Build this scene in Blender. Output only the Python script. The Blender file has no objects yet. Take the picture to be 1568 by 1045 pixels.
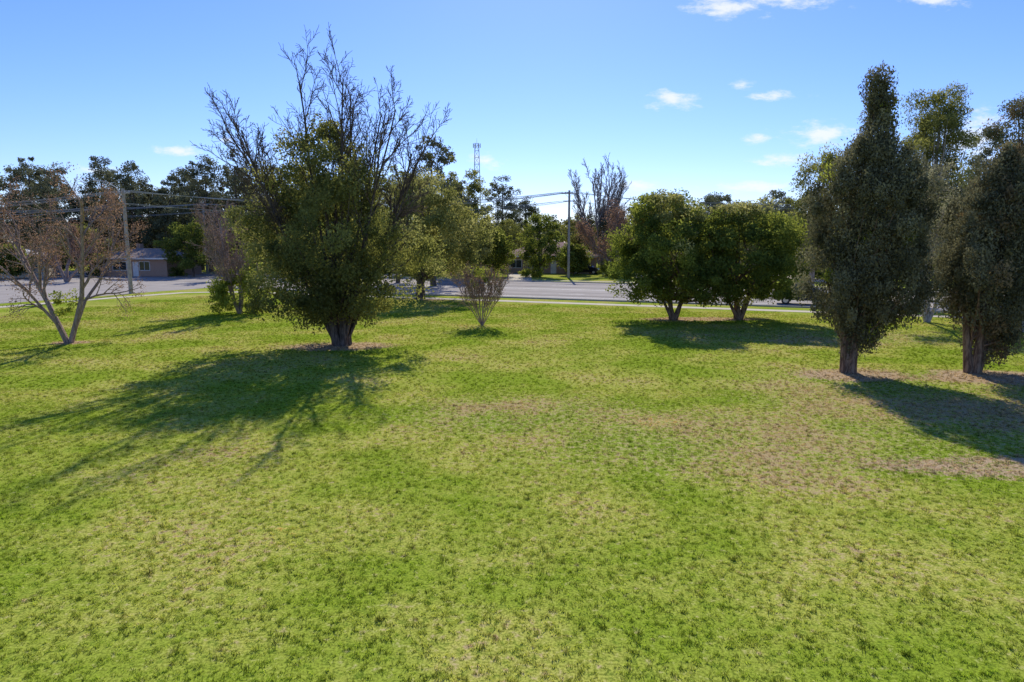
import bpy, math, random
import numpy as np
from mathutils import Vector, Matrix
scene=bpy.context.scene
R=math.radians
# ------------------------------------------------------------------ helpers
def link(o,parent=None):
    scene.collection.objects.link(o)
    if parent: o.parent=parent
    return o
def empty(name,loc=(0,0,0),rot=0):
    e=bpy.data.objects.new(name,None); e.location=loc; e.rotation_euler=(0,0,rot); e.empty_display_size=.5
    return link(e)
def np_mesh(name,verts,faces,mats=(),midx=None,shade=None,smooth=None):
    verts=np.asarray(verts,dtype=np.float32); faces=np.asarray(faces,dtype=np.int32)
    me=bpy.data.meshes.new(name); nf,k=faces.shape
    me.vertices.add(len(verts)); me.vertices.foreach_set('co',verts.ravel())
    me.loops.add(nf*k); me.loops.foreach_set('vertex_index',faces.ravel())
    me.polygons.add(nf); me.polygons.foreach_set('loop_start',np.arange(0,nf*k,k,dtype=np.int32))
    me.polygons.foreach_set('loop_total',np.full(nf,k,dtype=np.int32))
    for m in mats: me.materials.append(m)
    if midx is not None: me.polygons.foreach_set('material_index',np.asarray(midx,dtype=np.int32))
    if smooth is not None: me.polygons.foreach_set('use_smooth',np.asarray(smooth,dtype=bool))
    me.update(calc_edges=True)
    if shade is not None:
        a=me.attributes.new('shade','FLOAT','FACE'); a.data.foreach_set('value',np.asarray(shade,dtype=np.float32))
    return me
def pymesh(name,verts,faces,mat,parent=None,loc=(0,0,0),rot=0,smooth=False):
    me=bpy.data.meshes.new(name); me.from_pydata([tuple(v) for v in verts],[],faces)
    me.materials.append(mat); me.update()
    if smooth:
        for p in me.polygons: p.use_smooth=True
    o=bpy.data.objects.new(name,me); o.location=loc; o.rotation_euler=(0,0,rot)
    return link(o,parent)
class Acc:
    """accumulates boxes / cylinders into one mesh"""
    def __init__(s): s.v=[]; s.f=[]
    def box(s,x0,x1,y0,y1,z0,z1):
        b=len(s.v); s.v+=[(x0,y0,z0),(x1,y0,z0),(x1,y1,z0),(x0,y1,z0),(x0,y0,z1),(x1,y0,z1),(x1,y1,z1),(x0,y1,z1)]
        s.f+=[tuple(b+i for i in q) for q in [(3,2,1,0),(4,5,6,7),(0,1,5,4),(1,2,6,5),(2,3,7,6),(3,0,4,7)]]
    def rod(s,p,q,r0,r1=None,n=8):
        r1=r0 if r1 is None else r1
        p=Vector(p);q=Vector(q); d=(q-p).normalized()
        a=Vector((1,0,0)) if abs(d.x)<.8 else Vector((0,1,0))
        u=d.cross(a).normalized(); w=d.cross(u); b=len(s.v)
        for c,r in((p,r0),(q,r1)):
            for i in range(n):
                t=2*math.pi*i/n; s.v.append(tuple(c+u*(r*math.cos(t))+w*(r*math.sin(t))))
        for i in range(n):
            j=(i+1)%n; s.f.append((b+i,b+j,b+n+j,b+n+i))
        s.f.append(tuple(b+i for i in range(n-1,-1,-1))); s.f.append(tuple(b+n+i for i in range(n)))
    def obj(s,name,mat,parent=None,loc=(0,0,0),rot=0,bevel=0):
        o=pymesh(name,s.v,s.f,mat,parent,loc,rot)
        if bevel:
            m=o.modifiers.new('b','BEVEL'); m.width=bevel; m.segments=2
        return o
# ------------------------------------------------------------------ node helpers
def newmat(name):
    m=bpy.data.materials.new(name); m.use_nodes=True; m.node_tree.nodes.clear(); return m,m.node_tree
class NB:
    def __init__(s,nt): s.nt=nt
    def n(s,t,**kw):
        x=s.nt.nodes.new(t)
        for k,v in kw.items(): setattr(x,k,v)
        return x
    def setin(s,sock,v):
        if isinstance(v,bpy.types.NodeSocket): s.nt.links.new(v,sock)
        else:
            if sock.type=='RGBA' and len(v)==3: v=(*v,1)
            sock.default_value=v
    def math(s,op,a,b=0.,c=None,clamp=False):
        x=s.n('ShaderNodeMath',operation=op); x.use_clamp=clamp
        s.setin(x.inputs[0],a); s.setin(x.inputs[1],b)
        if c is not None: s.setin(x.inputs[2],c)
        return x.outputs[0]
    def vm(s,op,a,b):
        x=s.n('ShaderNodeVectorMath',operation=op); s.setin(x.inputs[0],a); s.setin(x.inputs[1],b)
        return x.outputs[1] if op in('LENGTH','DOT_PRODUCT') else x.outputs[0]
    def noise(s,vec,scale,detail=3,rough=.55):
        x=s.n('ShaderNodeTexNoise'); s.nt.links.new(vec,x.inputs['Vector'])
        x.inputs['Scale'].default_value=scale; x.inputs['Detail'].default_value=detail; x.inputs['Roughness'].default_value=rough
        return x.outputs['Fac']
    def mr(s,v,a,b,c=0.,d=1.,smooth=True):
        x=s.n('ShaderNodeMapRange'); x.clamp=True
        if smooth: x.interpolation_type='SMOOTHSTEP'
        s.setin(x.inputs[0],v)
        for i,q in zip((1,2,3,4),(a,b,c,d)): x.inputs[i].default_value=q
        return x.outputs[0]
    def mix(s,f,a,b,mode='MIX'):
        x=s.n('ShaderNodeMix',data_type='RGBA',blend_type=mode)
        s.setin(x.inputs[0],f); s.setin(x.inputs[6],a); s.setin(x.inputs[7],b)
        return x.outputs[2]
    def grey(s,f):
        cc=s.n('ShaderNodeCombineColor')
        for i in range(3): s.nt.links.new(f,cc.inputs[i])
        return cc.outputs[0]
def simple(name,col,rough=.8,metal=0,var=.12,scale=3,bump=0.,coat=0):
    m,nt=newmat(name); b=NB(nt)
    tc=b.n('ShaderNodeTexCoord').outputs['Object']
    n=b.noise(tc,scale,5); f=b.mr(n,.3,.7,1-var,1+var,False)
    c=b.mix(1.,col,b.grey(f),'MULTIPLY')
    p=b.n('ShaderNodeBsdfPrincipled'); nt.links.new(c,p.inputs['Base Color'])
    p.inputs['Roughness'].default_value=rough; p.inputs['Metallic'].default_value=metal
    p.inputs['Coat Weight'].default_value=coat
    if rough>.9: p.inputs['Specular IOR Level'].default_value=.1
    if bump:
        bp=b.n('ShaderNodeBump'); bp.inputs['Strength'].default_value=bump; bp.inputs['Distance'].default_value=.02
        nt.links.new(n,bp.inputs['Height']); nt.links.new(bp.outputs[0],p.inputs['Normal'])
    o=b.n('ShaderNodeOutputMaterial'); nt.links.new(p.outputs[0],o.inputs[0]); return m
def leafmat(name,c0,c1,trans=.35,tcol=None):
    m,nt=newmat(name); b=NB(nt)
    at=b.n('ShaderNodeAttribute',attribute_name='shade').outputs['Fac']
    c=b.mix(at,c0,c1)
    d=b.n('ShaderNodeBsdfDiffuse'); nt.links.new(c,d.inputs[0])
    t=b.n('ShaderNodeBsdfTranslucent')
    tc=b.mix(at,tcol[0],tcol[1]) if tcol else c
    nt.links.new(tc,t.inputs[0])
    mx=b.n('ShaderNodeMixShader'); mx.inputs[0].default_value=trans
    nt.links.new(d.outputs[0],mx.inputs[1]); nt.links.new(t.outputs[0],mx.inputs[2])
    o=b.n('ShaderNodeOutputMaterial'); nt.links.new(mx.outputs[0],o.inputs[0]); return m
def barkmat(name,c0,c1):
    m,nt=newmat(name); b=NB(nt)
    tc=b.n('ShaderNodeTexCoord').outputs['Object']
    v=b.vm('MULTIPLY',tc,(6,6,1.3)); n=b.noise(v,2,3,.65); c=b.mix(b.mr(n,.35,.65),c0,c1)
    p=b.n('ShaderNodeBsdfDiffuse'); nt.links.new(c,p.inputs[0])
    bp=b.n('ShaderNodeBump'); bp.inputs['Strength'].default_value=.6; bp.inputs['Distance'].default_value=.03
    nt.links.new(n,bp.inputs['Height']); nt.links.new(bp.outputs[0],p.inputs['Normal'])
    o=b.n('ShaderNodeOutputMaterial'); nt.links.new(p.outputs[0],o.inputs[0]); return m
# ------------------------------------------------------------------ lawn colour (by world position)
DIRT=[(-8.3,32.4,3.2,1.6),(13.0,25.2,2.6,1.5),(17.8,25.2,2.8,1.5),(12.4,44.3,4.6,1.3),(-8,60,3.2,1.6),(-22.1,33.7,1.1,.7),(10.9,14.8,3.4,1.1)]
DRY=[(5.6,17,6.5,3.8),(.6,19.5,4.8,2.8),(12.5,20,6.5,7),(16,36,8,3.5)]
LITTER=[(4.2,18.6,1.3,.7),(-3.9,11.3,.6,.3)]
def lawn_color(b):
    pos=b.n('ShaderNodeNewGeometry').outputs['Position']
    p=b.vm('MULTIPLY',pos,(1,1,0))
    n1=b.noise(p,.23,6,.62); n2=b.noise(p,6.5,4,.7)
    def ell(lst):
        acc=None
        for (x,y,rx,ry) in lst:
            q=b.vm('MULTIPLY',b.vm('SUBTRACT',p,(x,y,0)),(1/rx,1/ry,0))
            l=b.math('SUBTRACT',1.,b.vm('LENGTH',q,(0,0,0)))
            acc=l if acc is None else b.math('MAXIMUM',acc,l)
        return acc
    ed=ell(DIRT); ey=b.mr(ell(DRY),-.3,.6,0,1)
    c=b.mix(b.mr(n1,.38,.62),(.29,.385,.036),(.50,.495,.10))
    c=b.mix(b.mr(n2,.33,.50,.7,0),c,(.16,.25,.026))
    f=b.math('ADD',n2,b.mr(n1,.42,.70,0,.12)); f=b.math('ADD',f,b.math('MULTIPLY',ey,.12))
    c=b.mix(b.mr(f,.56,.76,0,.72),c,(.62,.51,.27))
    s=b.math('ADD',b.mr(ed,-.5,.5,0,1.,False),b.math('MULTIPLY',b.math('SUBTRACT',n2,.5),1.6))
    s=b.math('ADD',s,b.math('MULTIPLY',b.math('SUBTRACT',n1,.5),1.6))
    c=b.mix(b.mr(s,.45,.85,0,.95),c,(.54,.39,.25))
    s2=b.math('ADD',b.math('MULTIPLY',n2,.55),b.math('MULTIPLY',n1,.6)); s2=b.math('ADD',s2,b.math('MULTIPLY',ey,.075))
    c=b.mix(b.mr(s2,.635,.73,0,.75),c,(.48,.33,.18))
    l=b.math('ADD',b.mr(ell(LITTER),-.4,.6,0,.8,False),b.math('MULTIPLY',b.math('SUBTRACT',n2,.5),4.))
    c=b.mix(b.mr(l,.8,1.3,0,.55),c,(.72,.50,.08))
    return c,p,n2
def lawn_ground():
    m,nt=newmat('lawn_soil'); b=NB(nt)
    c,p,n2=lawn_color(b)
    n4=b.noise(p,26,2,.7)
    c=b.mix(.9,c,b.grey(b.mr(n4,.35,.62,.5,1.05)),'MULTIPLY')
    d=b.n('ShaderNodeBsdfDiffuse'); nt.links.new(c,d.inputs[0])
    o=b.n('ShaderNodeOutputMaterial'); nt.links.new(d.outputs[0],o.inputs[0]); return m
def blade_mat():
    m,nt=newmat('grass_blade'); b=NB(nt)
    c,p,n2=lawn_color(b)
    at=b.n('ShaderNodeAttribute',attribute_name='shade').outputs['Fac']
    c=b.mix(1.,c,b.grey(b.mr(at,0,1,.4,1.45,False)),'MULTIPLY')
    d=b.n('ShaderNodeBsdfDiffuse'); nt.links.new(c,d.inputs[0])
    t=b.n('ShaderNodeBsdfTranslucent'); nt.links.new(b.mix(1.,c,(1.1,1.1,.85),'MULTIPLY'),t.inputs[0])
    mx=b.n('ShaderNodeMixShader'); mx.inputs[0].default_value=.5
    nt.links.new(d.outputs[0],mx.inputs[1]); nt.links.new(t.outputs[0],mx.inputs[2])
    o=b.n('ShaderNodeOutputMaterial'); nt.links.new(mx.outputs[0],o.inputs[0]); return m
# ------------------------------------------------------------------ ground + roads
M_lawn=lawn_ground(); M_blade=blade_mat()
S=2500
pymesh('ground',[(-S,-S,0),(S,-S,0),(S,S,0),(-S,S,0)],[(0,1,2,3)],M_lawn)
M_asph=simple('asphalt',(.36,.325,.29),.95,0,.12,.5)
M_conc=simple('concrete_path',(.55,.49,.38),.95,0,.12,1.5)
M_kerb=simple('concrete_kerb',(.45,.43,.39),.95)
M_white=simple('white_line',(.75,.75,.72),.7)
def yl(x,y0): return y0-.41*x      # lines parallel with the main road
def strip(name,y0,y1,x0,x1,z,mat,parent=None):
    return pymesh(name,[(x0,yl(x0,y0),z),(x1,yl(x1,y0),z),(x1,yl(x1,y1),z),(x0,yl(x0,y1),z)],[(0,1,2,3)],mat,parent)
road=strip('road',61.2,87,-300,160,.012,M_asph)
side=pymesh('side_road',[(-33,74.9,.008),(-36,69,.008),(-39,61,.008),(-43,53,.008),(-52,38,.008),(-70,10,.008),(-110,10,.008),(-88,45,.008),(-74,75,.008),(-70,91,.008)],[tuple(range(9,-1,-1))],M_asph)
mk=empty('road_markings')
for i in range(-60,30):
    x=i*4.5; 
    for yy in (67.5,80.7):
        if i%2: pymesh('dash',[(x,yl(x,yy),.018),(x+2.4,yl(x+2.4,yy),.018),(x+2.4,yl(x+2.4,yy+.14),.018),(x,yl(x,yy+.14),.018)],[(0,1,2,3)],M_white,mk)
strip('edge_line',63.6,63.75,-34,160,.018,M_white,mk)
strip('centre_line',74.0,74.14,-34,160,.018,M_white,mk)
strip('centre_line_2',74.4,74.54,-34,160,.018,M_white,mk)
M_patch=simple('asphalt_patch',(.26,.235,.21),.95,0,.2,.6)
pt=empty('asphalt_repairs')
for (y0,y1,x0,x1) in ((65,66.3,-30,20),(69.5,70.2,-60,60),(77,78.4,-10,45),(83.5,84.3,-70,40),(62,63.2,8,30)): strip('repair',y0,y1,x0,x1,.0145,M_patch,pt)
kb=empty('road_kerb')
def kerbstrip(y0,x0,x1):
    a=Acc(); b=.17
    a.v=[(x0,yl(x0,y0),0),(x1,yl(x1,y0),0),(x1,yl(x1,y0+b),0),(x0,yl(x0,y0+b),0),(x0,yl(x0,y0),.12),(x1,yl(x1,y0),.12),(x1,yl(x1,y0+b),.12),(x0,yl(x0,y0+b),.12)]
    a.f=[(3,2,1,0),(4,5,6,7),(0,1,5,4),(1,2,6,5),(2,3,7,6),(3,0,4,7)]
    a.obj('kerb',M_kerb,kb)
kerbstrip(61.0,-32,160); kerbstrip(87.0,-66,160)
pc=[(150,yl(150,57.8)),(34,yl(34,57.8)),(0,57.8),(-20,66),(-28,68.7),(-32.5,67.6),(-36,61),(-39.5,52.5),(-47,39),(-62,12)]
vs=[];fs=[]
for i,(x,y) in enumerate(pc):
    a=Vector(pc[max(i-1,0)]); c=Vector(pc[min(i+1,len(pc)-1)]); d=(c-a).normalized(); n=Vector((-d.y,d.x))*.7
    vs+=[(x+n.x,y+n.y,.01),(x-n.x,y-n.y,.01)]
    if i: fs.append((2*i-2,2*i-1,2*i+1,2*i))
pymesh('footpath',vs,fs,M_conc)
strip('far_footpath',90.5,91.8,-66,160,.01,M_conc)
dv=empty('driveway')
for x in (-20,-1,17,38): pymesh('driveway_slab',[(x,yl(x,87.2),.014),(x+3.5,yl(x+3.5,87.2),.014),(x+4,108,.014),(x+.5,108,.014)],[(0,1,2,3)],M_conc,dv)
# ------------------------------------------------------------------ grass tiles
rg=np.random.default_rng(5)
def grass_tile(name,nb,size=2.0,h=(.014,.042),w=.011):
    nc=int(nb/14); cx=rg.uniform(-size/2,size/2,(nc,2)); ch=rg.uniform(.35,1.4,nc); tall=rg.random(nc)<.05; ch[tall]*=2.0
    idx=rg.integers(0,nc,nb)
    pos=cx[idx]+rg.normal(0,.022,(nb,2))*np.where(tall[idx],1.4,1)[:,None]
    H=rg.uniform(h[0],h[1],nb)*ch[idx]
    ang=rg.uniform(0,2*np.pi,nb); lean=rg.uniform(.1,1.2,nb)*H; la=rg.uniform(0,2*np.pi,nb)
    W=w*rg.uniform(.6,1.4,nb)
    dx=np.cos(ang)*W/2; dy=np.sin(ang)*W/2
    v=np.zeros((nb,3,3)); v[:,0,0]=pos[:,0]-dx; v[:,0,1]=pos[:,1]-dy; v[:,1,0]=pos[:,0]+dx; v[:,1,1]=pos[:,1]+dy
    v[:,2,0]=pos[:,0]+np.cos(la)*lean; v[:,2,1]=pos[:,1]+np.sin(la)*lean; v[:,2,2]=H
    cs=rg.normal(0,.25,nc)
    sh=np.clip(rg.normal(.5,.2,nb)+cs[idx]-.25*tall[idx],0,1)
    return np_mesh(name,v.reshape(-1,3),np.arange(nb*3).reshape(-1,3),[M_blade],shade=sh)
tiles=[[] for _ in range(10)]
for ix in range(-32,28):
    for iy in range(1,42):
        x=ix*2.; y=iy*2.
        if y<3: continue
        if abs(x)>y*.80+4: continue
        if y+1+.41*(x+1)>57.0: continue
        if x<-33+ -0.42*(58-y)+3 and y>30: continue
        tiles[rg.integers(0,7) if y<24 else rg.integers(7,10)].append((x,y))
grass=empty('grass_lawn')
for k,tl in enumerate(tiles):
    me=grass_tile('grass_patch',6500,w=.012) if k<7 else grass_tile('grass_patch',2600,h=(.02,.05),w=.018)
    ch=bpy.data.objects.new('grass_patch',me)
    v=[];f=[]
    for (x,y) in tl:
        r=rg.integers(0,4)*math.pi/2+math.pi/4; b=len(v)
        for j in range(4):
            a=r+j*math.pi/2; v.append((x+math.cos(a)*.7071,y+math.sin(a)*.7071,.002))
        f.append((b,b+1,b+2,b+3))
    par=pymesh('grass_scatter',v,f,M_lawn,grass)
    par.instance_type='FACES'; par.use_instance_faces_scale=False; par.show_instancer_for_render=False; par.show_instancer_for_viewport=False
    link(ch,par)
# ------------------------------------------------------------------ tree toolkit
def tubes(lines,minr=.010):
    groups={}
    for pts,rad,k in lines: groups.setdefault((len(pts),k),[]).append((pts,rad))
    V=[];F=[];off=0
    for (n,k),L in groups.items():
        P=np.array([[tuple(p) for p in l[0]] for l in L],dtype=float); Rr=np.maximum(np.array([l[1] for l in L],dtype=float),minr)
        T=np.gradient(P,axis=1); T/=np.linalg.norm(T,axis=2,keepdims=True)+1e-9
        mean=np.abs(T.mean(axis=1)); ax=np.argmin(mean,axis=1); ref=np.eye(3)[ax][:,None,:]
        U=np.cross(T,ref); U/=np.linalg.norm(U,axis=2,keepdims=True)+1e-9; W=np.cross(T,U)
        th=np.arange(k)*2*np.pi/k
        ring=P[:,:,None,:]+Rr[:,:,None,None]*(U[:,:,None,:]*np.cos(th)[None,None,:,None]+W[:,:,None,:]*np.sin(th)[None,None,:,None])
        V.append(ring.reshape(-1,3)); m=len(L)
        base=(np.arange(m)*n*k)[:,None,None]+(np.arange(n-1)*k)[None,:,None]
        i=np.arange(k)[None,None,:]; j=(i+1)%k
        q=np.stack([base+i,base+j,base+k+j,base+k+i],axis=-1).reshape(-1,4)+off
        F.append(q); off+=m*n*k
    if not V: return np.zeros((0,3)),np.zeros((0,4),int)
    return np.concatenate(V),np.concatenate(F)
def leaves(C,S,shade,rg,aspect=.55,vert=0.):
    n=len(C)
    U=rg.normal(size=(n,3)); U[:,2]+=vert*np.sign(rg.normal(size=n)+1.2); U/=np.linalg.norm(U,axis=1,keepdims=True)
    A=rg.normal(size=(n,3)); W=np.cross(U,A); W/=np.linalg.norm(W,axis=1,keepdims=True)
    s=(S*rg.uniform(.6,1.4,n))[:,None]
    v=np.stack([C-U*s*.5,C-W*s*aspect*.5,C+U*s*.5,C+W*s*aspect*.5],axis=1).reshape(-1,3)
    return v,np.arange(n*4).reshape(-1,4),shade
def crown_pts(rg,prof,off,nclump,cr,per,stretch=1.,shell=.45,lump=.25,sqx=1.,sqy=1.,squash=.75):
    z=np.array([p[0] for p in prof]); r=np.array([p[1] for p in prof])
    ph=rg.uniform(0,6.28,6); zz=[];
    while len(zz)<nclump:
        a=rg.uniform(z[0],z[-1]); 
        if rg.uniform()<(np.interp(a,z,r)/r.max())**1.2+.03: zz.append(a)
    zz=np.array(zz); ang=rg.uniform(0,2*np.pi,nclump); H=z[-1]-z[0]
    q=(zz-z[0])/H*6
    mod=1+lump*(.5*np.sin(2*ang+ph[0]+q*.7)+.45*np.sin(3*ang+ph[1]-q*1.3)+.35*np.sin(5*ang+ph[2]+q*2.1)+.25*np.sin(q*2.9+ph[3]))
    Rr=np.interp(zz,z,r)*mod*np.sqrt(rg.uniform(shell**2,1,nclump))
    c=np.stack([off[0]+Rr*np.cos(ang)*sqx,off[1]+Rr*np.sin(ang)*sqy,zz],axis=1)
    rad=cr*rg.uniform(.5,1.4,nclump)
    P=int(per); d=rg.normal(size=(nclump,P,3)); d/=np.linalg.norm(d,axis=2,keepdims=True)
    d*=rg.uniform(.2,1,(nclump,P,1))**.7
    d[:,:,2]*=stretch*squash
    pts=c[:,None,:]+d*rad[:,None,None]
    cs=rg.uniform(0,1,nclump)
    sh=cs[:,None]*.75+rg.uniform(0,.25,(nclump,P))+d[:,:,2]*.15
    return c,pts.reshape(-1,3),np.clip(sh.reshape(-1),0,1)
def bez(p0,p1,p2,n):
    return [p0*(1-t)**2+p1*(2*t*(1-t))+p2*t*t for t in [i/(n-1) for i in range(n)]]
def limbs_to(rng,clumps,axis_fn,count,r0,lines,zlo):
    idx=[rng.randrange(len(clumps)) for _ in range(count)]
    for i in idx:
        c=Vector(clumps[i]); z0=max(zlo,c.z*.35+zlo*.3-rng.uniform(0,.5)); z0=min(z0,c.z-.2)
        a=Vector(axis_fn(z0)); mid=a.lerp(c,.55)+Vector((rng.uniform(-.3,.3),rng.uniform(-.3,.3),-.1*(c-a).length+rng.uniform(-.2,.3)))
        pts=bez(a,mid,c,6); rr=[r0*(1-.85*k/5) for k in range(6)]
        lines.append((pts,rr,5))
def grow(lines,tips,p,d,L,r,lv,P,rng):
    n=P['seg'][lv]; pts=[p.copy()]; ds=[d.copy()]
    for i in range(n):
        d=(d+Vector((rng.gauss(0,1),rng.gauss(0,1),rng.gauss(0,1)))*P['wig'][lv]+Vector((0,0,P['up'][lv]))).normalized()
        p=p+d*(L/n); pts.append(p.copy()); ds.append(d.copy())
    tp=P['taper'][lv]; rr=[r*(1-(1-tp)*i/n) for i in range(n+1)]
    lines.append((pts,rr,P['sides'][lv]))
    tips.append((pts[-1],lv))
    if lv+1<len(P['seg']):
        nc=P['n'][lv]; nc=max(1,int(nc+rng.uniform(-.3,.3)*nc+.5))
        for j in range(nc):
            t=P['start'][lv]+(1-P['start'][lv])*(j+rng.random())/nc; t=min(t,.999); f=t*n; i=int(f); fr=f-i
            q=pts[i].lerp(pts[i+1],fr); dd=ds[min(i+1,n)]
            ax=dd.cross(Vector((rng.gauss(0,1),rng.gauss(0,1),rng.gauss(0,1))))
            if ax.length<1e-3: continue
            ax.normalize(); an=R(P['ang'][lv])*rng.uniform(.6,1.3)
            nd=Matrix.Rotation(an,3,ax)@dd
            ll=L*P['ratio'][lv]*rng.uniform(.7,1.2)*(1-.45*t)
            r1=(rr[i]*(1-fr)+rr[i+1]*fr)
            grow(lines,tips,q,nd,ll,min(r1*.75,r*P['rr'][lv]),lv+1,P,rng)
BARE=dict(seg=[6,5,4,3,2],wig=[.10,.13,.16,.18,.2],up=[.05,.10,.08,.05,.03],taper=[.35,.3,.3,.3,.4],sides=[7,5,4,3,3],
          n=[6,6,5,4],start=[.3,.2,.2,.15],ang=[38,40,42,45],ratio=[.55,.55,.55,.55],rr=[.6,.55,.5,.5])
def fit_height(lines,tips,H):
    top=max(p.z for l in lines for p in l[0]); s=H/top
    for l in lines:
        for p in l[0]: p*=s
    return s
def tree_obj(name,loc,lines,leafsets,bark,leafm,minr=.010):
    V,F=tubes(lines,minr); mi=[np.zeros(len(F),int)]; sh=[np.full(len(F),.5)]; sm=[np.ones(len(F),bool)]
    Vs=[V];Fs=[F];off=len(V); mats=[bark]
    for k,(v,f,s) in enumerate(leafsets):
        Vs.append(v);Fs.append(f+off);off+=len(v);mi.append(np.full(len(f),k+1));sh.append(s);sm.append(np.zeros(len(f),bool))
    mats+=leafm
    me=np_mesh(name,np.concatenate(Vs),np.concatenate(Fs),mats,np.concatenate(mi),np.concatenate(sh),np.concatenate(sm))
    o=bpy.data.objects.new(name,me); o.location=loc; return link(o)
def trunk_line(p0,p1,r0,r1,n=7,bend=.15,rng=random,sides=9,flare=1.35):
    p0=Vector(p0);p1=Vector(p1); pts=[];rr=[]
    bx,by=rng.uniform(-bend,bend),rng.uniform(-bend,bend)
    for i in range(n):
        t=i/(n-1); s=math.sin(t*math.pi); pts.append(p0.lerp(p1,t)+Vector((bx*s,by*s,0))); 
        rr.append((r0+(r1-r0)*t)*(1+(flare-1)*max(0,1-t*4)))
    return (pts,rr,sides)
B_dark=barkmat('bark_dark',(.07,.055,.045),(.19,.15,.12)); B_brown=barkmat('bark_brown',(.11,.072,.05),(.30,.21,.14))
B_grey=barkmat('bark_grey',(.22,.19,.165),(.42,.37,.32)); B_pale=barkmat('bark_pale',(.30,.25,.20),(.5,.44,.36)); B_red=barkmat('bark_twig',(.22,.16,.13),(.40,.31,.26))
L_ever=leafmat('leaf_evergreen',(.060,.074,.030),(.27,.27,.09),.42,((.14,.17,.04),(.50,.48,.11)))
L_yel_lit=leafmat('leaf_yellow_green_sunlit',(.20,.21,.06),(.54,.50,.17),.5)  # yellow-green foliage with sunlit highlights painted into its colour
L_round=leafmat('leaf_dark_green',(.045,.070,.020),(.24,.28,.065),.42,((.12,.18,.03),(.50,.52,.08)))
L_cyp=leafmat('leaf_cypress',(.075,.077,.040),(.32,.295,.155),.28)
L_brownc=leafmat('leaf_cypress_brown',(.15,.11,.055),(.38,.28,.14),.3)
L_euc=leafmat('leaf_eucalypt',(.06,.075,.04),(.29,.29,.15),.33)
L_pine=leafmat('leaf_pine',(.070,.080,.050),(.27,.27,.14),.27)  # leaf colour lightened, with more blue, to paint in distance haze
L_red=leafmat('leaf_russet',(.20,.12,.08),(.44,.27,.16),.4)
L_pale=leafmat('leaf_pale',(.26,.26,.14),(.50,.47,.28),.45)
L_shrub=leafmat('leaf_shrub',(.14,.19,.03),(.48,.50,.08),.5)
def crown_tree(name,loc,seed,prof,off=(0,0),nclump=200,cr=.8,per=120,ls=.18,trunk=(.25,.1),zt=None,bark=None,leaf=None,extra=None,
               nl=30,stretch=1,shell=.45,lump=.25,aspect=.55,stems=None,zlo=1.5,sqx=1,sqy=1,extra_frac=.2,limb_r=.09,vert=0.,squash=.75,exfn=None):
    rng=random.Random(seed); g=np.random.default_rng(seed)
    c,P,sh=crown_pts(g,prof,off,nclump,cr,per,stretch,shell,lump,sqx,sqy,squash)
    zt=zt or prof[-1][0]*.85; lines=[]
    if stems:
        for (bx,by,tx,ty,tz,ra) in stems: lines.append(trunk_line((bx,by,-.05),(tx,ty,tz),ra,ra*.35,9,.2,rng))
        def ax(z):
            s=rng.choice(stems); t=min(1,z/s[4]); return (s[0]+(s[2]-s[0])*t,s[1]+(s[3]-s[1])*t,min(z,s[4]))
    else:
        lines.append(trunk_line((0,0,-.05),(off[0],off[1],zt),trunk[0],trunk[1],9,.15,rng))
        ax=lambda z:(off[0]*z/zt,off[1]*z/zt,z)
    limbs_to(rng,c,ax,nl,limb_r,lines,zlo)
    if extra is None:
        ls_=[leaves(P,ls,sh,g,aspect,vert)]; lm=[leaf]
    else:
        e=g.random(nclump)<extra_frac
        if exfn is not None: e|=exfn(c)&(g.random(nclump)<.6)
        cl=np.repeat(e,int(per))
        ls_=[leaves(P[~cl],ls,sh[~cl],g,aspect,vert),leaves(P[cl],ls,sh[cl],g,aspect,vert)]; lm=[leaf,extra]
    return tree_obj(name,loc,lines,ls_,bark,lm)
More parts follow.
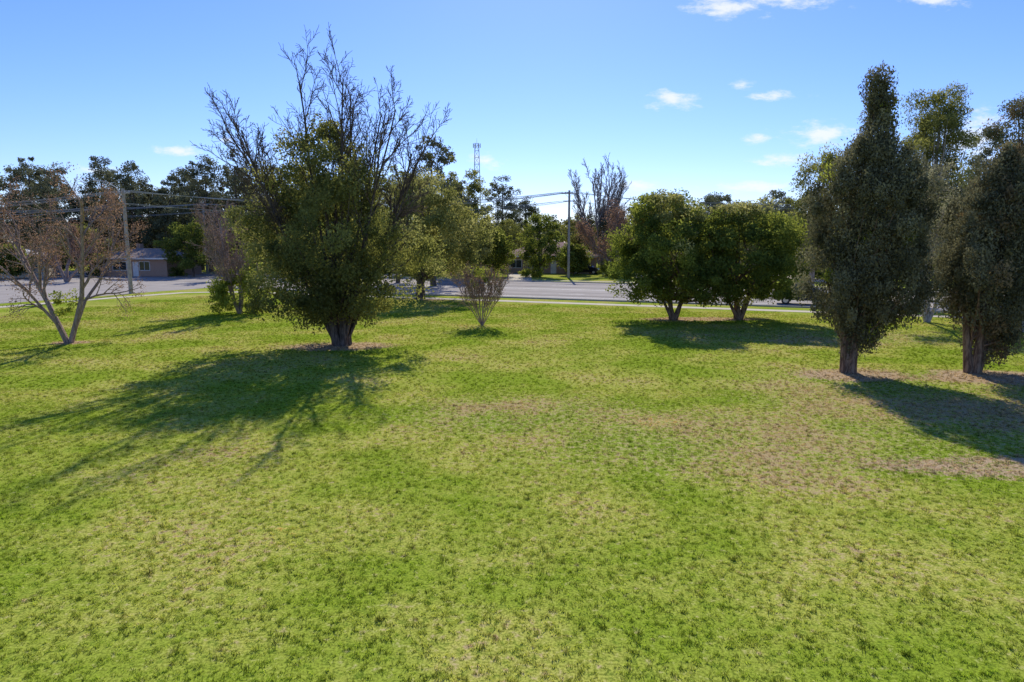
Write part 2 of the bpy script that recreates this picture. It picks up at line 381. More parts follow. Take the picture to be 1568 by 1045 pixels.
# ------------------------------------------------------------------ foreground trees
def big_tree():
    rng=random.Random(23); g=np.random.default_rng(11); lines=[];tips=[]
    P=dict(BARE); P['seg']=[9,6,4,3]; P['up']=[.0,.03,.04,.03]; P['n']=[9,7,6]; P['start']=[.48,.12,.12]; P['ang']=[28,34,40]; P['wig']=[.035,.08,.12,.15]; P['ratio']=[.31,.5,.55]; P['rr']=[.45,.5,.5]
    fan=[(-29,.0),(-25,.3),(-22,-.35),(-17,.1),(-13,-.3),(-9,.35),(-5,-.1),(-1,.3),(3,-.3),(7,.15),(12,-.1),(16,.35),(20,-.3),(24,.1),(28,-.1)]
    for i,(tilt,yy) in enumerate(fan):
        t=R(tilt-1); d=Vector((math.sin(t),yy*.55,math.cos(t))).normalized()
        L=(13.6-.0042*tilt*tilt)*rng.uniform(.94,1.04)
        grow(lines,tips,Vector((math.sin(t)*.5-.05,yy*.4,-.05)),d,L,.085,0,P,rng)
    fit_height(lines,tips,14.5)
    for k in range(6):
        a=k*1.05; lines.append(trunk_line((math.cos(a)*.27,math.sin(a)*.24,-.05),(math.cos(a)*.8-.2,math.sin(a)*.8,4.5),.17,.08,8,.25,rng))
    prof=[(1.3,1.3),(2.1,2.8),(3.3,3.7),(5.2,4.0),(6.8,3.6),(8.0,2.9),(9.2,2.0),(10.3,.8)]
    c,Q,sh=crown_pts(g,prof,(-.45,0),370,.70,230,1.25,.35,.42)
    limbs_to(rng,c,lambda z:(rng.uniform(-.4,.4),rng.uniform(-.4,.4),z),60,.055,lines,1.6)
    cl=np.repeat((c[:,0]<-2.4)&(g.random(len(c))<.35)|(c[:,0]>2.4)&(g.random(len(c))<.3)|(g.random(len(c))<.02),230)  # yellow clumps on both flanks paint sunlit crown edges as leaf colour
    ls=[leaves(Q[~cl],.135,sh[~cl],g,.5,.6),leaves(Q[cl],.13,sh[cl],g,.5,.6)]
    return tree_obj('evergreen_tree',(-8.3,33,0),lines,ls,B_dark,[L_ever,L_yel_lit],.0095)
big_tree()
def bare_tree(name,loc,seed,H,stems,P,bark,leaf=None,nleaf=0,ls=.09,spread=.3,minlv=3,extra=None,minr=.010):
    rng=random.Random(seed); g=np.random.default_rng(seed); lines=[];tips=[]
    for (ax,ay,tilt,L,r) in stems:
        v=Vector((ax,ay,0)); v=v.normalized() if v.length>0 else v
        d=Vector((v.x*math.sin(R(tilt)),v.y*math.sin(R(tilt)),math.cos(R(tilt))))
        grow(lines,tips,Vector((v.x*r*.5,v.y*r*.5,-.05)),d,L,r,0,P,rng)
    fit_height(lines,tips,H)
    sets=[];lm=[]
    if leaf:
        T=np.array([tuple(t[0]) for t in tips if t[1]>=minlv]) 
        k=max(1,int(len(T)*.45)); T=T[g.permutation(len(T))[:k]]
        idx=g.integers(0,len(T),nleaf); C=T[idx]+g.normal(0,spread,(nleaf,3))
        cs=g.uniform(0,.6,len(T))[idx]
        sets.append(leaves(C,ls,np.clip(cs+g.uniform(0,.4,nleaf),0,1),g,.6)); lm.append(leaf)
    if extra:
        prof,n,cr,per,l2,lmat=extra
        c,Q,sh=crown_pts(g,prof,(0,0),n,cr,per); sets.append(leaves(Q,l2,sh,g)); lm.append(lmat)
    return tree_obj(name,loc,lines,sets,bark,lm,minr)
PB=dict(BARE); PB['seg']=[6,5,4,3]; PB['n']=[7,7,7]; PB['up']=[.0,.02,.0,-.03]; PB['ratio']=[.50,.55,.5]
bare_tree('russet_tree',(-22.1,33.7,0),21,8.4,[(-1,.2,34,7.3,.15),(1,-.1,22,7.5,.14),(.3,.9,22,7,.10),(-.2,-.9,26,6.5,.09)],PB,B_red,L_red,12000,.075,.15,3,
          ([(1.4,.3),(2.2,.6),(2.9,.3)],9,.35,80,.12,L_shrub),.008)
PC=dict(BARE); PC['n']=[8,8,6,3]; PC['start']=[.2,.15,.15,.1]; PC['ang']=[28,31,36,40]; PC['ratio']=[.5,.55,.5,.5]
bare_tree('bare_tree',(-19.1,47.7,0),31,8.6,[(-1,.2,24,8.6,.12),(.1,.5,5,8.4,.13),(1,0,20,7.5,.1),(-.4,-1,18,7.8,.1),(-.9,1,32,8,.1)],PC,B_red,L_red,4000,.06,.2,4,
          ([(.2,1.7),(.9,2.3),(1.7,2.1),(2.9,1.0)],70,.5,150,.15,L_shrub),.011)
crown_tree('pepper_tree',(-8.1,60.3,0),41,[(2.0,2.0),(3.2,4.2),(5.5,4.8),(8,3.6),(10.6,1.2)],(.4,0),230,.95,140,.22,(.34,.12),None,B_dark,L_ever,L_yel_lit,30,1.3,.5,.35,extra_frac=.6,vert=.8)  # yellow-green crown; the brighter clumps also paint in sun highlights
PE=dict(BARE); PE['seg']=[4,4,3,2]; PE['n']=[7,6,4]; PE['start']=[.25,.15,.15]; PE['up']=[.08,.08,.05,.03]; PE['wig']=[.06,.08,.1,.1]; PE['ang']=[22,26,30]
bare_tree('crepe_myrtle_shrub',(-1.8,40.9,0),51,3.75,[(math.cos(a),math.sin(a),t,L,.03) for a,t,L in [(0,34,3.3),(.7,22,3.2),(1.5,30,3.2),(2.2,14,3.3),(3,36,3.2),(3.7,24,3.2),(4.4,32,3.0),(5.1,12,3.3),(5.8,28,3.2),(2.7,26,3.3)]],PE,B_red,L_red,3500,.06,.12,2,
          ([(2.2,.5),(2.9,.9),(3.5,.4)],14,.3,70,.1,L_shrub),.009)
st=[(.1,0,-.9,.3,4.3,.15),(.18,.1,1.2,-.2,4.6,.15),(0,.15,.1,1.0,5,.14),(.05,-.1,-1.9,-.5,3.6,.11),(.1,0,2.0,.6,3.8,.10)]
crown_tree('round_carob_tree',(10.3,43.7,0),61,[(1.4,2.2),(2.2,3.3),(3.8,3.9),(5.5,3.5),(6.9,2.4),(7.9,1.)],(-.4,0),310,.68,190,.16,stems=st,bark=B_brown,leaf=L_round,extra=L_yel_lit,extra_frac=.03,lump=.36,nl=26,shell=.35,zlo=1.3,exfn=lambda c:c[:,2]>6.3)  # yellow clumps near the top paint a sunlit crown into the leaves
crown_tree('round_carob_tree',(14.6,44.0,0),62,[(1.3,2.2),(2.2,3.3),(3.6,3.8),(5.2,3.4),(6.4,2.5),(7.4,1.)],(.45,0),310,.68,190,.16,stems=st,bark=B_brown,leaf=L_round,extra=L_yel_lit,extra_frac=.02,lump=.36,nl=26,shell=.35,zlo=1.3,exfn=lambda c:c[:,2]>6.5)  # same painted sunlight: upper clumps take the yellow leaf colour
stc=[(-.14,0,-.35,.1,7,.16),(.17,.1,.55,0,6,.14),(.02,-.12,.25,.1,10.2,.15),(-.05,.12,-.7,.2,5,.11)]
crown_tree('cypress_tree',(13.0,25.9,0),71,[(1.0,.35),(1.7,.85),(2.4,1.5),(3.2,1.85),(5.2,1.95),(7.0,1.8),(7.8,1.4),(8.4,.9),(8.9,.6),(9.4,.44),(10.6,.40),(11.1,.25)],(.40,0),760,.36,170,.11,stems=stc,bark=B_brown,leaf=L_cyp,extra=L_shrub,extra_frac=.025,stretch=2.0,lump=.32,nl=40,shell=.2,aspect=.45,zlo=.9,limb_r=.045,vert=1.2)
stc=[(-.14,0,-.4,.1,5,.16),(.16,.1,.6,0,6,.16),(.02,-.1,.3,.1,7.2,.15)]
crown_tree('cypress_tree',(17.8,25.9,0),72,[(.6,.4),(1.3,.8),(2.4,1.5),(4,1.95),(5.5,1.8),(6.8,1.3),(7.6,.8),(8.3,.3)],(.6,0),560,.38,170,.115,stems=stc,bark=B_brown,leaf=L_cyp,extra=L_brownc,extra_frac=.12,stretch=2.0,lump=.38,nl=40,shell=.2,aspect=.45,zlo=.9,limb_r=.05,vert=1.2)
def euc(loc,seed,H,w,leaf=L_euc,extra=None,n=95,ls=.2,per=130,zl=.35,cr=.7,bark=B_grey,nm='eucalyptus_tree',lump=.5):
    z=lambda f:f*H
    return crown_tree(nm,loc,seed,[(z(zl),w*.45),(z(zl+.13),w*.8),(z(.65),w),(z(.82),w*.85),(z(.93),w*.6),(z(1-.4/H),w*.25)],(.3,0),n,cr,per,ls,(H*.022,.06),H*.86,bark,leaf,extra,int(n*.5),1.1,.3,lump,.35,zlo=H*.25,limb_r=.07,vert=.9)
euc((30,50,0),81,16.0,2.7,L_ever,n=200,ls=.18,per=180,cr=.72)
euc((28.3,38,0),82,13.4,2.5,L_euc,L_brownc,n=200,ls=.16,cr=.6,per=170)
euc((28.8,66,0),83,13.9,3.0,L_ever,n=130,ls=.26,zl=.2,cr=.9)
euc((36,60,0),84,12,4,L_ever,n=130,ls=.28,zl=.2,cr=.9)
euc((44,58,0),85,14,4,n=120,ls=.3,zl=.2,cr=.9)
PW=dict(BARE); PW['n']=[8,7,6,4]; PW['up']=[.03,.02,-.03,-.08,-.1]
bare_tree('willow_tree',(26.0,42.5,0),86,9.8,[(-1,.2,17,9,.13),(.4,.5,8,9.3,.15),(1,-.3,20,8.6,.12)],PW,B_pale,L_pale,26000,.10,.2,3)
# ------------------------------------------------------------------ background trees
def bg(nm,X,Y,H,w,seed,zl=.25,leaf=L_pine,ls=.32,n=130,cr=.95,per=100,extra=None,lump=.45,ef=.2):
    z=lambda f:f*H
    crown_tree(nm,(X,Y,0),seed,[(z(zl),w*.6),(z(zl+.15),w*.95),(z(.6),w),(z(.8),w*.8),(z(.93),w*.5),(z(.98),w*.2)],(0,0),n,cr,per,ls,(H*.016,.08),H*.85,B_dark,leaf,extra,18,1.,.4,lump,.5,zlo=H*.2,extra_frac=ef)
PINES=[(-76,110,18.5,3.6),(-70.5,120,19.6,3.6),(-62.6,115,18,3.6),(-60,128,18.5,3.6),(-50,114,19,4.2),(-45.6,115,20,4.2),(-82,110,16,4),
       (-88,130,19,4.5),(-40,118,18,4.2),(-66,135,18,4),(-34,110,15,4),(-55,122,18,4),(-1.9,140,18.6,3.4),(-90,108,16,4),(-27,105,14,4),(3,150,14.5,3),
       (-97,125,19,4.2),(-80,122,19,4.2),(-74,132,19,4.2),(-51,130,19,4.2),(-36,128,18.5,4.2),(-30,122,16.5,4),(-69,114,14,4),(-57,116,14,4),(-21,120,16,4),(-15,112,15,3.8),(-104,112,15,4),(-9,108,14.5,3.6),(27,125,14,4.2),(36,122,13,4.2),(45,118,13.5,4.4),(-64,122,15,4.5),(-47,122,15,4.5)]
for i,(X,Y,H,w) in enumerate(PINES): bg('pine_tree',X,Y,H,w,200+i,(.15,.3,.22)[i%3])
for i,(X,Y,H,w,lf) in enumerate([(-9.0,78,16.9,3.6,L_pine),(-5.9,96,15,3.4,L_ever),(-14,84,14,3.8,L_ever),(-2.6,100,7,2.6,L_round),(4.0,98,8.7,2.9,L_round),(-6,92,10,3.,L_ever),
      (23,108,11,4,L_ever),(30,100,12,4,L_euc),(38,96,11,4,L_pine),(-21,100,11,3.8,L_ever),(47,92,11,4.2,L_ever),(56,88,12,4.5,L_euc),(66,84,12,4.5,L_pine),(12,122,10,3.5,L_ever),(-27,98,8,3.4,L_round),
      (-46,99,8,3.4,L_round),(-62,99,7.5,3.,L_ever),(19,118,12,4,L_pine),(-1,125,9,3.6,L_ever),(26,92,7,3,L_round),(9.3,103,4.6,2.0,L_round),(-67,92,4.5,1.8,L_round)]):
    bg('street_tree',X,Y,H,w,300+i,.18,lf,.26,130,.8,110,L_yel_lit if i in(0,5,2) else None,ef=.15)
PT=dict(BARE); PT['seg']=[7,5,4,3]; PT['n']=[10,8,6]; PT['ang']=[20,26,32]; PT['start']=[.3,.2,.2]; PT['ratio']=[.36,.5,.5]; PT['wig']=[.04,.08,.12,.15]
bare_tree('bare_poplar_tree',(15.6,120,0),401,20,[(-1,.2,15,17.5,.2),(-1,-.5,10,17.8,.2),(-.6,.5,5,18.2,.2),(.1,.5,1,18.4,.22),(.6,-.4,5,18,.2),(1,.2,9,17.8,.2),(1,-.1,13,17.3,.2),(1,.3,18,16.5,.18),(-1,.1,20,16,.18)],PT,B_grey,minr=.024)
bare_tree('russet_tree',(15.6,100,0),402,11.3,[(-1,.2,32,10.5,.18),(.1,.5,8,11,.2),(1,0,32,10.5,.18),(-.4,-1,24,10,.16)],PC,B_red,L_red,9000,.18,.4,3,None,.015)
bare_tree('russet_tree',(-72,86,0),403,8.5,[(-1,.2,32,9,.2),(.1,.5,8,9,.22),(1,0,32,9,.2)],PC,B_red,L_red,4000,.16,.4,3,None,.015)
bare_tree('russet_tree',(-56,86,0),404,7.5,[(-1,.2,30,8,.2),(.1,.5,8,8.6,.22),(1,0,32,8,.2)],PC,B_red,L_red,4000,.16,.4,3,None,.013)
bare_tree('bare_tree',(-36,88,0),405,9,[(-1,.2,30,9,.2),(.1,.5,8,9.6,.22),(1,0,32,9,.2)],PC,B_red,minr=.018)
def belt():
    g=np.random.default_rng(77); V=[];F=[];S_=[];off=0
    for Y0,hl,hh,step in ((160,9,13.5,(3.5,6.5)),(200,12,16,(5,8))):
        x=-360
        while x<360:
            Y=Y0+g.uniform(-15,20); H=g.uniform(hl,hh); w=g.uniform(4,6.5)
            if -30<x<25: H*=.8
            c,Q,sh=crown_pts(g,[(.3,w*.8),(H*.3,w),(H*.7,w*.8),(H,w*.2)],(x,Y),60,1.6,34,1,.2,.4)
            v,f,s=leaves(Q,.75,sh,g,.6); V.append(v);F.append(f+off);off+=len(v);S_.append(s)
            x+=g.uniform(*step)
    me=np_mesh('distant_trees',np.concatenate(V),np.concatenate(F),[L_pine],shade=np.concatenate(S_))
    link(bpy.data.objects.new('distant_trees',me))
belt()
def shrubs(name,lst,leaf,seed,ls=.2):
    g=np.random.default_rng(seed);V=[];F=[];S_=[];off=0
    for (x,y,w,h) in lst:
        c,Q,sh=crown_pts(g,[(.1,w*.8),(h*.5,w),(h*.9,w*.5)],(x,y),22,.5,60,1,.3,.3)
        v,f,s=leaves(Q,ls,sh,g,.6);V.append(v);F.append(f+off);off+=len(v);S_.append(s)
    me=np_mesh(name,np.concatenate(V),np.concatenate(F),[leaf],shade=np.concatenate(S_)); link(bpy.data.objects.new(name,me))
rr_=random.Random(9)
shrubs('garden_shrubs',[(x+rr_.uniform(-1,1),103-.22*x+rr_.uniform(-3,2),rr_.uniform(.8,2.0),rr_.uniform(1.2,3.2)) for x in [q*.5 for q in range(-88,120,5)] if not(-1<x<13)]+[(x,100,1.2,1.6) for x in (-49,-61)],L_round,1)
shrubs('garden_hedge',[(x,98-.3*x+rr_.uniform(-1,1),rr_.uniform(.6,1.2),rr_.uniform(.8,1.6)) for x in (-42,-31,-22,-12,2,3.5,14,22,31,40,52)],L_shrub,2)
# ------------------------------------------------------------------ houses
def brick_mat(name,c1,c2):
    m,nt=newmat(name); b=NB(nt); tc=b.n('ShaderNodeTexCoord').outputs['Object']
    sx=b.n('ShaderNodeSeparateXYZ'); nt.links.new(tc,sx.inputs[0]); cx=b.n('ShaderNodeCombineXYZ')
    nt.links.new(b.math('ADD',sx.outputs[0],sx.outputs[1]),cx.inputs[0]); nt.links.new(sx.outputs[2],cx.inputs[1])
    br=b.n('ShaderNodeTexBrick'); nt.links.new(cx.outputs[0],br.inputs['Vector']); br.inputs['Scale'].default_value=4
    br.inputs['Color1'].default_value=(*c1,1); br.inputs['Color2'].default_value=(*c2,1); br.inputs['Mortar'].default_value=(.4,.37,.33,1)
    p=b.n('ShaderNodeBsdfDiffuse'); nt.links.new(br.outputs[0],p.inputs[0])
    o=b.n('ShaderNodeOutputMaterial'); nt.links.new(p.outputs[0],o.inputs[0]); return m
def tile_mat(name,c1,c2):
    m,nt=newmat(name); b=NB(nt); tc=b.n('ShaderNodeTexCoord').outputs['Object']
    w=b.n('ShaderNodeTexWave'); w.bands_direction='Z'; w.inputs['Scale'].default_value=3.2; w.inputs['Distortion'].default_value=.4; nt.links.new(tc,w.inputs[0])
    n=b.noise(tc,1.2,5); c=b.mix(b.math('MULTIPLY',b.math('ADD',w.outputs['Fac'],n),.5),c1,c2)
    p=b.n('ShaderNodeBsdfDiffuse'); nt.links.new(c,p.inputs[0])
    o=b.n('ShaderNodeOutputMaterial'); nt.links.new(p.outputs[0],o.inputs[0]); return m
M_brick=brick_mat('red_brick',(.40,.23,.15),(.48,.30,.20)); M_cream=simple('cream_render',(.6,.55,.46),.95)
M_tile=tile_mat('roof_tile',(.44,.28,.20),(.62,.43,.32)); M_tileg=tile_mat('roof_tile_grey',(.26,.20,.17),(.40,.33,.28)); M_glass=simple('window_glass',(.03,.04,.05),.08,0,.05)
M_trim=simple('white_trim',(.75,.73,.68),.5); M_metal=simple('pale_metal_roof',(.66,.63,.58),.95)
def house(name,loc,rot,w,d,h,rh,wall,roof,garage=True):
    e=empty(name,loc,rot)
    a=Acc(); a.box(-w/2,w/2,-d/2,d/2,0,h); a.obj('walls',wall,e)
    o=.7; x0,x1,y0,y1=-w/2-o,w/2+o,-d/2-o,d/2+o; rdg=max(.5,(w-d)/2)
    v=[(x0,y0,h+.004),(x1,y0,h+.004),(x1,y1,h+.004),(x0,y1,h+.004),(x0,y0,h+.2),(x1,y0,h+.2),(x1,y1,h+.2),(x0,y1,h+.2),(-rdg,0,h+rh),(rdg,0,h+rh)]
    pymesh('roof',v,[(3,2,1,0),(4,5,9,8),(5,6,9),(6,7,8,9),(7,4,8)],roof,e)
    pymesh('fascia',[(x0-.01,y0-.01,h-.02),(x1+.01,y0-.01,h-.02),(x1+.01,y1+.01,h-.02),(x0-.01,y1+.01,h-.02),(x0-.01,y0-.01,h+.2),(x1+.01,y0-.01,h+.2),(x1+.01,y1+.01,h+.2),(x0-.01,y1+.01,h+.2)],[(0,1,5,4),(1,2,6,5),(2,3,7,6),(3,0,4,7)],M_trim,e)
    f=Acc(); g=Acc(); yy=-d/2
    for cx,ww in ((-w*.36,1.8),(-w*.14,2.2),(w*.2,1.6)):
        for (a0,a1,b0,b1) in ((cx-ww/2-.08,cx+ww/2+.08,.82,.9),(cx-ww/2-.08,cx+ww/2+.08,2.1,2.18),(cx-ww/2-.08,cx-ww/2,.9,2.1),(cx+ww/2,cx+ww/2+.08,.9,2.1),(cx-.03,cx+.03,.9,2.1)):
            f.box(a0,a1,yy-.06,yy+.02,b0,b1)
        g.box(cx-ww/2,cx+ww/2,yy-.02,yy+.01,.9,2.1)
    f.obj('window_frames',M_trim,e); g.obj('windows',M_glass,e)
    dr=Acc(); dr.box(w*.04,w*.04+.9,yy-.04,yy+.02,0,2.1); dr.obj('door',M_trim,e)
    if garage: 
        gr=Acc(); gr.box(w*.3,w*.3+2.4,yy-.03,yy+.02,0,2.15); gr.obj('garage_door',M_cream,e)
    ch=Acc(); ch.box(-w*.2,-w*.2+.7,.6,1.3,h+rh*.4,h+rh+.7); ch.obj('chimney',wall,e)
    return e
house('brick_house',(6.5,113,0),R(-12),14,9,2.6,2.3,M_brick,M_tile)
house('brick_house',(-55,104,0),R(-10),12,8,2.5,1.5,M_brick,M_tileg,False)
house('rendered_house',(-72,98,0),R(20),11,8,2.6,1.6,M_cream,M_metal)
house('brick_house',(-22,118,0),R(-12),14,9,2.6,2.2,M_brick,M_tile)
house('brick_house',(33,112,0),R(-14),14,9,2.6,2.2,M_brick,M_tile)
house('rendered_house',(56,100,0),R(-14),14,9,2.6,2.2,M_cream,M_tileg)
fn=Acc()
for x in (-34,-8,18,44):
    for i in range(50):
        fn.box(x+i*.18,x+i*.18+.165,112,112.03,0,1.75)
fn.obj('timber_fence',simple('fence_timber',(.28,.2,.14),.9))
# ------------------------------------------------------------------ poles, wires, lamp
M_wood=simple('pole_timber',(.36,.32,.27),.95,0,.25,4); M_galv=simple('galvanised_steel',(.5,.5,.5),.5,.3); M_wire=simple('aluminium_wire',(.35,.35,.34),.6); M_cer=simple('insulator',(.5,.48,.45),.3)
def pole(loc,H,rot,lamp=False):
    e=empty('utility_pole',loc,rot)
    a=Acc(); a.rod((0,0,-.1),(0,0,H),.2,.14,12); a.obj('shaft',M_wood,e)
    a=Acc(); a.box(-1.1,1.1,-.22,-.12,H-.5,H-.38); a.box(-.8,.8,-.22,-.12,H-1.5,H-1.4); a.rod((-.6,-.17,H-.45),(0,-.14,H-1.0),.02,n=6); a.rod((.6,-.17,H-.45),(0,-.14,H-1.0),.02,n=6); a.obj('crossarms',M_wood,e)
    a=Acc()
    for x in (-1,-.45,.45,1): a.rod((x,-.17,H-.38),(x,-.17,H-.2),.05,.03,8)
    a.obj('insulators',M_cer,e)
    if lamp:
        a=Acc(); pts=[(0,0,H-.9),(-.5,-.3,H+.1),(-1.2,-.7,H+.6),(-1.7,-1.0,H+.7)]
        for p,q in zip(pts,pts[1:]): a.rod(p,q,.04,n=8)
        a.obj('lamp_arm',M_galv,e)
        a=Acc(); a.rod((-1.6,-.95,H+.69),(-2.1,-1.25,H+.72),.06,.10,10); a.rod((-2.1,-1.25,H+.72),(-2.2,-1.31,H+.72),.10,.06,10); a.obj('lamp_head',M_galv,e)
    return e
poles=[((-37,66.3,0),10.0,R(-22),True),((7.9,96,0),12,R(-22),False),((-95,84,0),9.6,R(-10),False),((62,74,0),11.5,R(-22),False),((-48,108,0),11,R(-22),False)]
for p in poles: pole(*p)
def wire_set(a,b,sag,acc):
    (la,ha,ra,_),(lb,hb,rb,_)=a,b
    for x,dz in ((-1,-.2),(-.45,-.2),(.45,-.2),(1,-.2),(-.7,-1.4),(.7,-1.4)):
        p=Vector((la[0]+x*math.cos(ra),la[1]+x*math.sin(ra),ha+dz)); q=Vector((lb[0]+x*math.cos(rb),lb[1]+x*math.sin(rb),hb+dz)); n=16
        s=sag*(1+.15*x)
        pts=[p.lerp(q,i/n)-Vector((0,0,s*4*(i/n)*(1-i/n))) for i in range(n+1)]
        for u,v in zip(pts,pts[1:]): acc.rod(u,v,.018,n=4)
w=Acc(); 
for i,j,s in ((2,0,1.3),(0,1,1.5),(1,3,2.2),(4,1,1.3),(2,4,1.)): wire_set(poles[i],poles[j],s,w)
w.obj('power_lines',M_wire)
e=empty('communications_tower',(-20,400,0)); a=Acc(); H=60; 
cn=[(-1,-1),(1,-1),(1,1),(-1,1)]
wd=lambda z:2.6-1.5*z/H
zs=[i*H/16 for i in range(17)]
for z0,z1 in zip(zs,zs[1:]):
    for k in range(4):
        c0=cn[k];c1=cn[(k+1)%4]
        p=(c0[0]*wd(z0),c0[1]*wd(z0),z0);q=(c0[0]*wd(z1),c0[1]*wd(z1),z1); s=(c1[0]*wd(z1),c1[1]*wd(z1),z1)
        a.rod(p,q,.15,n=5); a.rod(p,s,.09,n=4); a.rod(q,s,.09,n=4)
a.obj('lattice',M_galv,e); a=Acc()
for z,r in ((H-1,1.9),):
    for k in range(6):
        t=k*math.pi/3; x,y=r*math.cos(t),r*math.sin(t); a.box(x-.25,x+.25,y-.25,y+.25,z-1.2,z+1.2); a.rod((0,0,z),(x,y,z),.08,n=4)
a.rod((0,0,H),(0,0,H+3),.12,.05,5); a.obj('antenna_panels',M_galv,e)
# ------------------------------------------------------------------ cars
M_tyre=simple('tyre',(.02,.02,.02),.9); M_head=simple('lamp_glass',(.7,.7,.68),.15); M_tail=simple('tail_lamp',(.35,.02,.02),.3); M_rim=simple('alloy_rim',(.5,.5,.5),.3,.7)
def car(loc,rot,col,suv=False,nm='parked_car'):
    e=empty(nm,loc,rot); paint=simple('car_paint',col,.3,.2,.03,2,0,.6); Wd=.88; up=.22 if suv else 0
    lower=[(-2.25,.35),(-2.25,.72),(-2.1,.88+up*.5),(-1.2,.93+up*.5),(1.0,.95+up*.5),(1.9,.86+up*.5),(2.22,.7),(2.25,.35)]
    cabin=[(-2.0 if suv else -1.75,.92+up*.5),(-1.75 if suv else -1.15,1.42+up),(.25,1.45+up),(1.05,.94+up*.5)]
    def loft(name,prof,w0,w1,mat,zr):
        n=len(prof); v=[]
        for s in(-1,1):
            for (x,z) in prof:
                t=(z-zr[0])/(zr[1]-zr[0]); v.append((x,s*(w0+(w1-w0)*t),z))
        f=[tuple(range(n)),tuple(range(2*n-1,n-1,-1))]+[(i,n+i,n+(i+1)%n,(i+1)%n) for i in range(n)]
        o=pymesh(name,v,f,mat,e); m=o.modifiers.new('b','BEVEL'); m.width=.05; m.segments=3; return o
    loft('body',lower,Wd,Wd-.05,paint,(.35,1.)); loft('cabin',cabin,Wd-.07,Wd-.24,paint,(.9,1.6))
    cg=[(cabin[0][0]+.3,.99+up*.5),(cabin[1][0]+.16,1.36+up),(.2,1.37+up),(.8,.99+up*.5)]
    loft('side_windows',cg,Wd-.055,Wd-.225,M_glass,(.9,1.6))
    v=[];
    for s in(-1,1): v+=[(1.03,s*.68,.99+up*.5),(.32,s*.56,1.40+up)]
    v+=[(x+.03,y,z+.02) for x,y,z in v]; pymesh('windscreen',v,[(4,5,7,6),(0,2,3,1),(0,4,6,2),(1,3,7,5)],M_glass,e)
    x0=cabin[0][0]-.03; x1=cabin[1][0]-.03
    pymesh('rear_window',[(x0+.03,-.66,1.0+up*.5),(x0+.03,.66,1.0+up*.5),(x1,.55,1.38+up),(x1,-.55,1.38+up)],[(0,1,2,3)],M_glass,e)
    a=Acc();b=Acc()
    for x in(-1.4,1.4):
        for s in(-1,1): a.rod((x,s*.68,.33),(x,s*.9,.33),.33,n=20); b.rod((x,s*.9,.33),(x,s*.912,.33),.2,n=14)
    a.obj('wheels',M_tyre,e); b.obj('rims',M_rim,e)
    a=Acc(); [a.box(2.2,2.26,s*.62-.17,s*.62+.17,.62,.75) for s in(-1,1)]; a.obj('headlamps',M_head,e)
    a=Acc(); [a.box(-2.27,-2.2,s*.66-.15,s*.66+.15,.66,.82) for s in(-1,1)]; a.obj('tail_lamps',M_tail,e)
    a=Acc(); [a.box(.62,.8,min(s*.85,s*1.0),max(s*.85,s*1.0),.98,1.1) for s in(-1,1)]; a.obj('mirrors',paint,e)
ra=R(-22)
car((11.6,107,0),ra,(.02,.02,.025),True); car((23.6,55.0,.012),ra,(.02,.022,.025),True)
# ------------------------------------------------------------------ world
W=bpy.data.worlds.new('World'); scene.world=W; W.use_nodes=True; nt=W.node_tree; nt.nodes.clear(); b=NB(nt)
try:
    W.cycles.sampling_method='MANUAL'; W.cycles.sample_map_resolution=256
except Exception: pass
EL=R(36); AZ=R(2)
sky=b.n('ShaderNodeTexSky',sky_type='NISHITA'); sky.sun_disc=False; sky.sun_elevation=EL; sky.sun_rotation=AZ; sky.dust_density=.15; sky.ozone_density=3; sky.air_density=1.0; sky.altitude=50
hs=b.n('ShaderNodeHueSaturation'); hs.inputs['Saturation'].default_value=1.14; hs.inputs['Value'].default_value=1.; nt.links.new(sky.outputs[0],hs.inputs['Color'])
skc=b.mix(1.,hs.outputs[0],(.74,.80,1.20),'MULTIPLY')
tc=b.n('ShaderNodeTexCoord').outputs['Generated']; sx=b.n('ShaderNodeSeparateXYZ'); nt.links.new(tc,sx.inputs[0])
Yc=b.math('MAXIMUM',sx.outputs[1],.02); gx=b.math('DIVIDE',sx.outputs[0],Yc); gz=b.math('DIVIDE',sx.outputs[2],Yc)
cx=b.n('ShaderNodeCombineXYZ'); nt.links.new(gx,cx.inputs[0]); nt.links.new(gz,cx.inputs[1]); gp=cx.outputs[0]
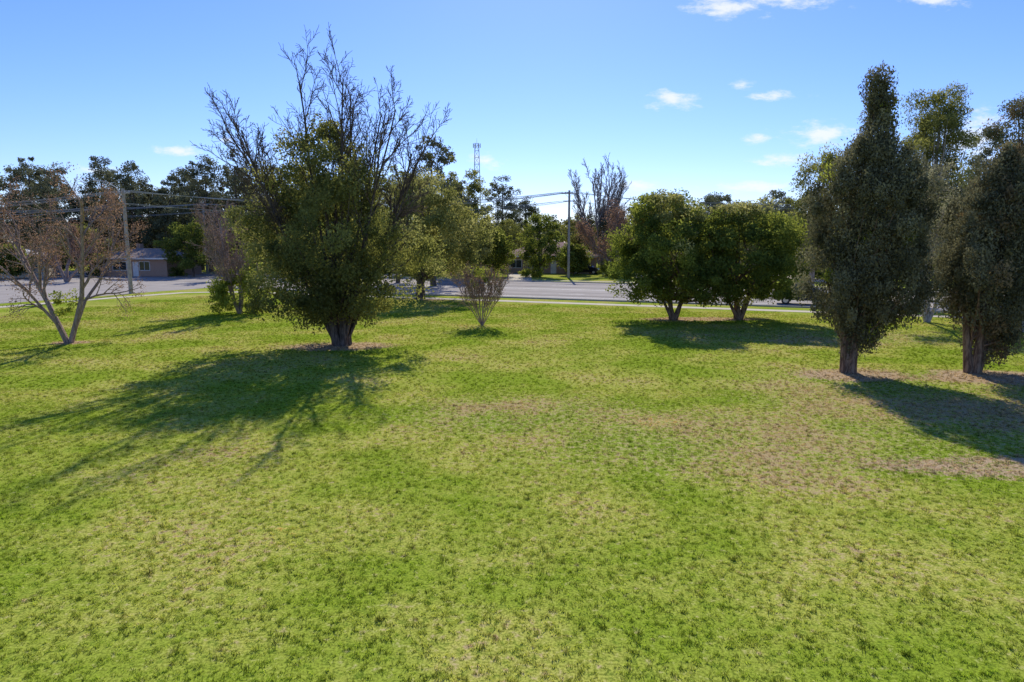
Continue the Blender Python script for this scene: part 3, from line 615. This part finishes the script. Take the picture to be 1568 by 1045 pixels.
CL=[(.296,.322,.06,.018),(.384,.330,.075,.013),(.583,.330,.045,.012),(.2244,.1984,.045,.013),(.324,.217,.022,.008),(.373,.2028,.042,.008),(.3485,.1457,.024,.011),(.439,.149,.055,.02),(.387,.115,.045,.010),
    (-.478,.1287,.036,.010),(-.036,.114,.025,.012),(.343,.077,.07,.010),(.179,.077,.028,.011),(.654,.146,.06,.04),(-.406,.143,.014,.009),(-.60,.10,.04,.008),(.9,.2,.1,.02),(-1.0,.18,.1,.015)]
acc=None
for (x,y,w_,h_) in CL:
    q=b.vm('MULTIPLY',b.vm('SUBTRACT',gp,(x,y,0)),(1/w_,1/h_,0)); l=b.math('SUBTRACT',1.,b.vm('LENGTH',q,(0,0,0)))
    acc=l if acc is None else b.math('MAXIMUM',acc,l)
nv=b.vm('MULTIPLY',gp,(1,2.6,1)); nz=b.noise(nv,26,5,.65)
f=b.math('ADD',b.math('MAXIMUM',acc,-1.),b.math('MULTIPLY',b.math('SUBTRACT',nz,.5),3.2)); f=b.mr(f,-.05,1.2,0,.85)
f=b.math('MULTIPLY',f,b.math('GREATER_THAN',sx.outputs[1],.03))
c=b.mix(f,skc,(7.0,7.2,7.4))
bgd=b.n('ShaderNodeBackground'); nt.links.new(c,bgd.inputs[0]); bgd.inputs[1].default_value=.14
o=b.n('ShaderNodeOutputWorld'); nt.links.new(bgd.outputs[0],o.inputs[0])
sun=bpy.data.lights.new('sun','SUN'); sun.energy=5; sun.angle=R(.5); sun.color=(1,.94,.83)
so=link(bpy.data.objects.new('sun',sun)); dirv=Vector((math.sin(AZ)*math.cos(EL),math.cos(AZ)*math.cos(EL),math.sin(EL)))
so.rotation_euler=dirv.to_track_quat('Z','Y').to_euler(); so.location=(0,0,50)
cam=bpy.data.cameras.new('camera'); cam.lens=24; cam.sensor_width=36; cam.clip_end=6000; cam.clip_start=.1
co=link(bpy.data.objects.new('camera',cam)); co.location=(0,0,5); co.rotation_euler=(R(90-8.28),0,0); scene.camera=co
scene.view_settings.view_transform='Standard'; scene.view_settings.look='None'; scene.view_settings.exposure=0
